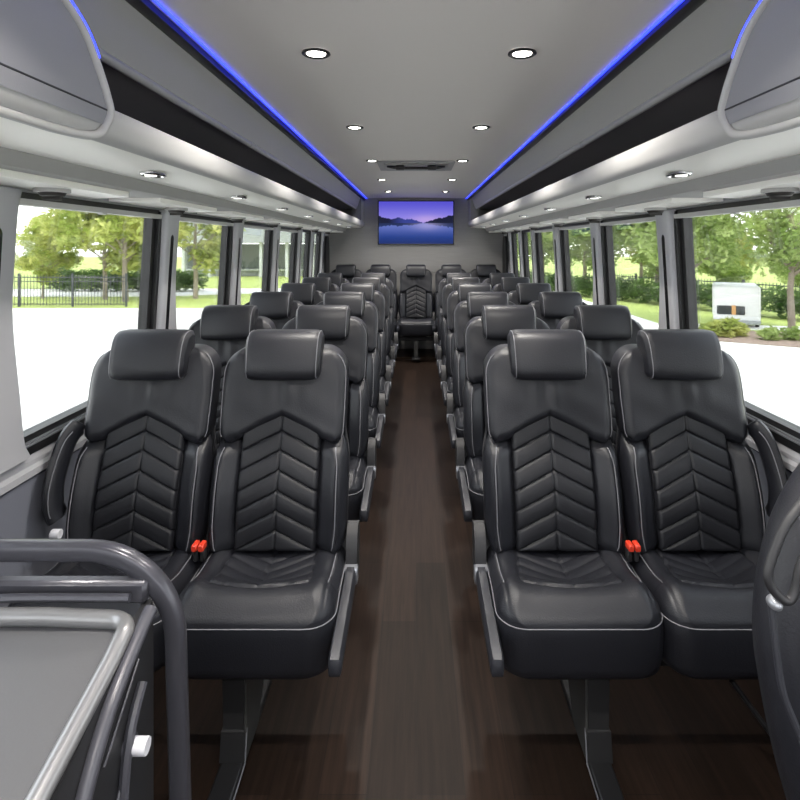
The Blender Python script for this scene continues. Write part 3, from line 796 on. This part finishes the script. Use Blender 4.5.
# lawns and beds as raised slabs with kerbs
def poly(name, pts, z, mt, label, cat, th=.15):
    m = MB().loft([[(x, y, z-th) for x, y in pts], [(x, y, z) for x, y in pts]])
    return tag(obj(name, m, mt, smooth=False), label, cat, kind='structure')
poly('lawn', [(-60, 18.9), (-4.2, 18.9), (-4.2, 100), (-60, 100)], G+.12, 'grass', 'bright green lawn beyond the lot on the left', 'lawn')
poly('kerb', [(-60, 18.55), (-4.0, 18.55), (-4.0, 18.9), (-60, 18.9)], G+.13, 'kerb', 'pale kerb along the left lawn', 'kerb')
poly('path', [(-60, 23.2), (-10.5, 23.2), (-6.0, 25.2), (-4.2, 26), (-4.2, 27.4), (-60, 25.4)], G+.14, 'kerb', 'white footpath crossing the left lawn', 'path')
poly('lawn', [(6.5, 12.4), (40, -8), (60, -8), (60, 100), (5.4, 100), (6.5, 16.5)], G+.12, 'grass', 'green lawn and bank beyond the lot on the right', 'lawn')
poly('kerb', [(6.2, 12.2), (40, -8.4), (40, -8), (6.5, 12.4), (6.5, 16.5), (5.4, 100), (5.1, 100), (6.2, 16.5)], G+.14, 'kerb', 'pale kerb along the right planting bed', 'kerb')
poly('mulch_bed', [(6.6, 12.4), (14, 8.0), (16, 10.5), (8, 13.9), (6.6, 13.9)], G+.15, 'mulch', 'brown mulch bed behind the right kerb', 'planting bed')
poly('footpath', [(6.6, 14.5), (20, 11.6), (20, 12.5), (6.6, 15.3)], G+.14, 'kerb', 'narrow pale path in front of the right fence', 'path')
tag(obj('parking_line', MB().loft([[(x, y, z) for x, y in ((7.15, 10.9), (7.25, 10.9), (5.0, 7.2), (4.88, 7.2))] for z in (G+.002, G+.008)]), 'paint', smooth=False), 'white painted parking line on the right lot', 'road marking')

def fence(x0, y0, x1, y1, h, post, label):
    L_ = math.hypot(x1-x0, y1-y0); d = Vector(((x1-x0)/L_, (y1-y0)/L_, 0)); a = math.atan2(d.y, d.x)
    r = thing('metal_fence', label, 'fence', (x0, y0, G+.1)); r.rotation_euler = (0, 0, a)
    m = MB().box(0, L_, -.015, .015, h-.10, h-.07).box(0, L_, -.015, .015, h-.24, h-.215).box(0, L_, -.015, .015, .10, .13); obj('rail', m, 'fence', r, smooth=False)
    m = MB(); k = 0.0
    while k < L_: m.box(k-.007, k+.007, -.007, .007, .06, h); k += .11
    o = obj('picket', m, 'fence', r, smooth=False); o['kind'] = 'stuff'
    k = 0.0
    while k <= L_+.01: obj('post', MB().box(k-.03, k+.03, -.03, .03, 0, h+.05), 'fence', r, smooth=False); k += post
fence(-17.3, 19.4, -9.95, 19.4, 1.12, 1.8375, 'dark metal picket fence in front of the left trees')
fence(13.6, 12.6, 7.6, 24, .98, 2.147, 'dark metal picket fence beyond the right planting bed')

def leaves(mb, blobs, n, size, rng):
    tot = sum(b_[3]**2 for b_ in blobs)
    for (x, y, z, r_) in blobs:
        for _ in range(int(n*r_*r_/tot)):
            a = rng.uniform(0, 2*PI); c = rng.uniform(-1, 1); q = r_*(rng.random()**.45)*(.85+.3*rng.random()); s_ = math.sqrt(1-c*c)
            p = Vector((x+q*s_*math.cos(a), y+q*s_*math.sin(a), z+q*c*.8))
            u = Vector((rng.gauss(0, 1), rng.gauss(0, 1), rng.gauss(0, .6))).normalized(); v = u.cross(Vector((rng.gauss(0, 1), rng.gauss(0, 1), rng.gauss(0, 1)))).normalized()
            l = size*rng.uniform(.6, 1.3)
            mb.add([p-u*l, p+v*l*.42, p+u*l, p-v*l*.42], [(0, 1, 2, 3)])
    return mb
def tree_mesh(h, r_, base, n, size, seed):
    rng = random.Random(seed); bl = []; tr = MB()
    top = h
    tr.tube([(0, 0, 0), (.03, .02, base*.6), (-.03, .03, base*1.2), (.02, 0, h*.65), (0, 0, h*.9)], [q*(.6 if h < 4 else 1) for q in (.12, .095, .08, .05, .015)], 8)
    for i in range(26):
        z = base+(h-base)*rng.random()**.9; k = math.sin(PI*min(1, (z-base)/(h-base)*.8+.18))
        a = rng.uniform(0, 2*PI); q = r_*k*rng.uniform(.25, .85)
        e = (q*math.cos(a), q*math.sin(a), z); bl.append((*e, r_*rng.uniform(.22, .40)))
        tr.tube([(0, 0, max(base*.7, z-q*.6)), (e[0]*.6, e[1]*.6, z-q*.15), e], [.035, .022, .008], 5)
    return tr, leaves(MB(), bl, n, size, rng)
TREES = {}
for key, a, lm in (('y', (6.2, 2.5, 1.6, 7000, .17, 3), 'leaf_y'), ('g', (7.6, 3.0, 1.8, 9000, .17, 5), 'leaf_g'), ('s', (3.9, 1.35, 1.5, 5500, .085, 9), 'leaf_g')):
    tr, lv = tree_mesh(*a); TREES[key] = (meshof(tr, 'trunk', 'bark', weld=False), meshof(lv, 'foliage', lm, weld=False, fix=False))
def tree(key, x, y, rz, sc_, label, group=None):
    t = thing('tree', label, 'tree', (x, y, G+.1), group); t.rotation_euler = (0, 0, rz); t.scale = (sc_,)*3
    for nm, me in zip(('trunk', 'foliage'), TREES[key]):
        o = bpy.data.objects.new(nm, me); COL.objects.link(o); o.parent = t
LT = 'trees beyond the left windows'; RT = 'trees beyond the right windows'
for a in ((-14.8, 22.4, .3, 'y', .50, 'small yellow-green tree behind the left fence'), (-12.1, 22.0, 1.4, 'y', .85, 'yellow-green tree over the end of the left fence'),
          (-10.9, 21.2, 2.2, 'y', 1.0, 'tall yellow-green tree beside the first left pillar'), (-8.7, 22.3, .9, 'y', .90, 'yellow-green tree framed in the second left window'),
          (-17.5, 27, 4.0, 'g', .42, 'green tree far behind the left fence'), (-13.6, 28, 3.1, 'g', .95, 'dense green tree behind the yellow-green ones on the left'), (-19.5, 26, 2.1, 'y', .45, 'yellow-green tree at the far left edge'),
          (-5.8, 52, 2.7, 'g', 1.0, 'distant green tree past the grey building')):
    tree(a[3], a[0], a[1], a[2], a[4], a[5], LT)
for a in ((7.2, 14.9, .6, 's', 1.2, 'green tree rising left of the white vehicle'), (9.05, 13.6, 2.6, 's', 1.2, 'green tree at the right edge of the first right window'),
          (13.5, 24, 1.2, 'y', .47, 'pale yellow-green tree behind the white vehicle'), (9.4, 22, 3.3, 'g', .95, 'green tree in the second right window'),
          (8.2, 27.5, 4.4, 'g', .95, 'green tree in the third right window'), (7.6, 34, 5.0, 'g', 1.0, 'green tree in the fourth right window'), (7.4, 43, .2, 'g', 1.05, 'farthest green tree on the right'),
          (11.6, 29, 2.0, 'y', 1.0, 'yellow-green tree behind the right hedge'), (17.5, 25, 5.4, 'g', .6, 'green tree far behind the right fence'), (16.0, 30, 3.7, 'y', .55, 'low pale tree far behind the right fence'), (20, 19.0, 1.7, 'g', 1.0, 'green tree beyond the right edge of the fence'),
          (14.6, 21.0, .5, 'g', .42, 'low leafy tree seen over the roof of the white vehicle'), (12.4, 22.5, 2.9, 'g', .40, 'low leafy tree behind the fence, left of the white vehicle'), (17.0, 20.5, 4.1, 'g', .45, 'low leafy tree behind the fence, right of the white vehicle'),
          (10.9, 25.5, 5.1, 'g', .45, 'low leafy tree at the far end of the right hedge')):
    tree(a[3], a[0], a[1], a[2], a[4], a[5], RT)
def shrub(name, blobs, n, size, lm, label, cat, loc, seed):
    o = obj(name, leaves(MB(), blobs, n, size, random.Random(seed)), lm, smooth=False, fix=False); o.location = loc; return tag(o, label, cat)
shrub('bush', [(0, 0, .35, .45), (.4, .1, .30, .38), (-.4, .1, .28, .36), (.1, -.1, .55, .30)], 2200, .09, 'leaf_y', 'rounded yellow-green bush in the mulch in front of the white vehicle', 'bush', (7.1, 13.0, G+.10), 2); bpy.data.objects['bush'].scale = (.75, .75, .62)
shrub('bush', [(x*.5, 0, .14, .22) for x in range(-3, 4)], 1800, .07, 'leaf_g', 'low row of green ground cover in the right mulch bed', 'bush', (9.3, 12.5, G+.12), 4)
shrub('hedge', [(x*.45, -x*.86, .5, .55) for x in range(-7, 8)], 9000, .09, 'leaf_d', 'dark green clipped hedge in the second right window', 'hedge', (7.9, 21.5, G+.1), 6)
shrub('hedge', [(x*.6, (x % 2)*.3, .55, .6) for x in range(-5, 6)], 7000, .11, 'leaf_d', 'dark green shrub mass under the left trees', 'hedge', (-13.2, 25.6, G+.1), 8)

# small white vehicle
v = thing('utility_vehicle', 'small white boxy vehicle with a dark rear window, beyond the right windows', 'vehicle', (8.25, 14.55, G+.12)); v.rotation_euler = (0, 0, -math.radians(27)); v.scale = (.86, .9, .88)
obj('body', MB().box(-.62, .62, -.1, 1.6, .20, 1.22, .05), 'white', v); obj('lower_body', MB().box(-.60, .60, -.13, 1.62, .12, .34, .03), 'white', v)
obj('rear_window', MB().box(-.52, .22, -.115, -.09, .38, .64, .02), 'dglass', v); obj('emblem', MB().box(-.13, -.02, -.125, -.11, .38, .66, .004), 'orange', v)
obj('bumper', MB().box(-.62, .62, -.17, -.10, .14, .24, .02), 'bwall', v)
for sx in (-1, 1):
    for yy in (.25, 1.25): obj('wheel', MB().cyl((sx*.55-.05, yy, .17), .17, .1, 'x', 20), 'black', v)
# grey building
b = thing('office_building', 'low grey glass-fronted building beyond the left windows', 'building', (-10.2, 38, G+.1))
obj('wall', MB().box(-5.5, 5.5, .4, 8, 0, 2.2).box(-6, 6, -1.2, 8.5, 2.3, 5.4), 'bwall', b, smooth=False)
obj('glazing', MB().box(-5.3, 5.3, .3, .42, .5, 2.2), 'bglass', b, smooth=False)
obj('sill', MB().box(-5.5, 5.5, .15, .45, .40, .52), 'bcol', b, smooth=False)
for k in range(7): obj('column', MB().box(-5.1+k*1.7-.09, -5.1+k*1.7+.09, -.9, -.6, 0, 2.3), 'bcol', b, smooth=False)
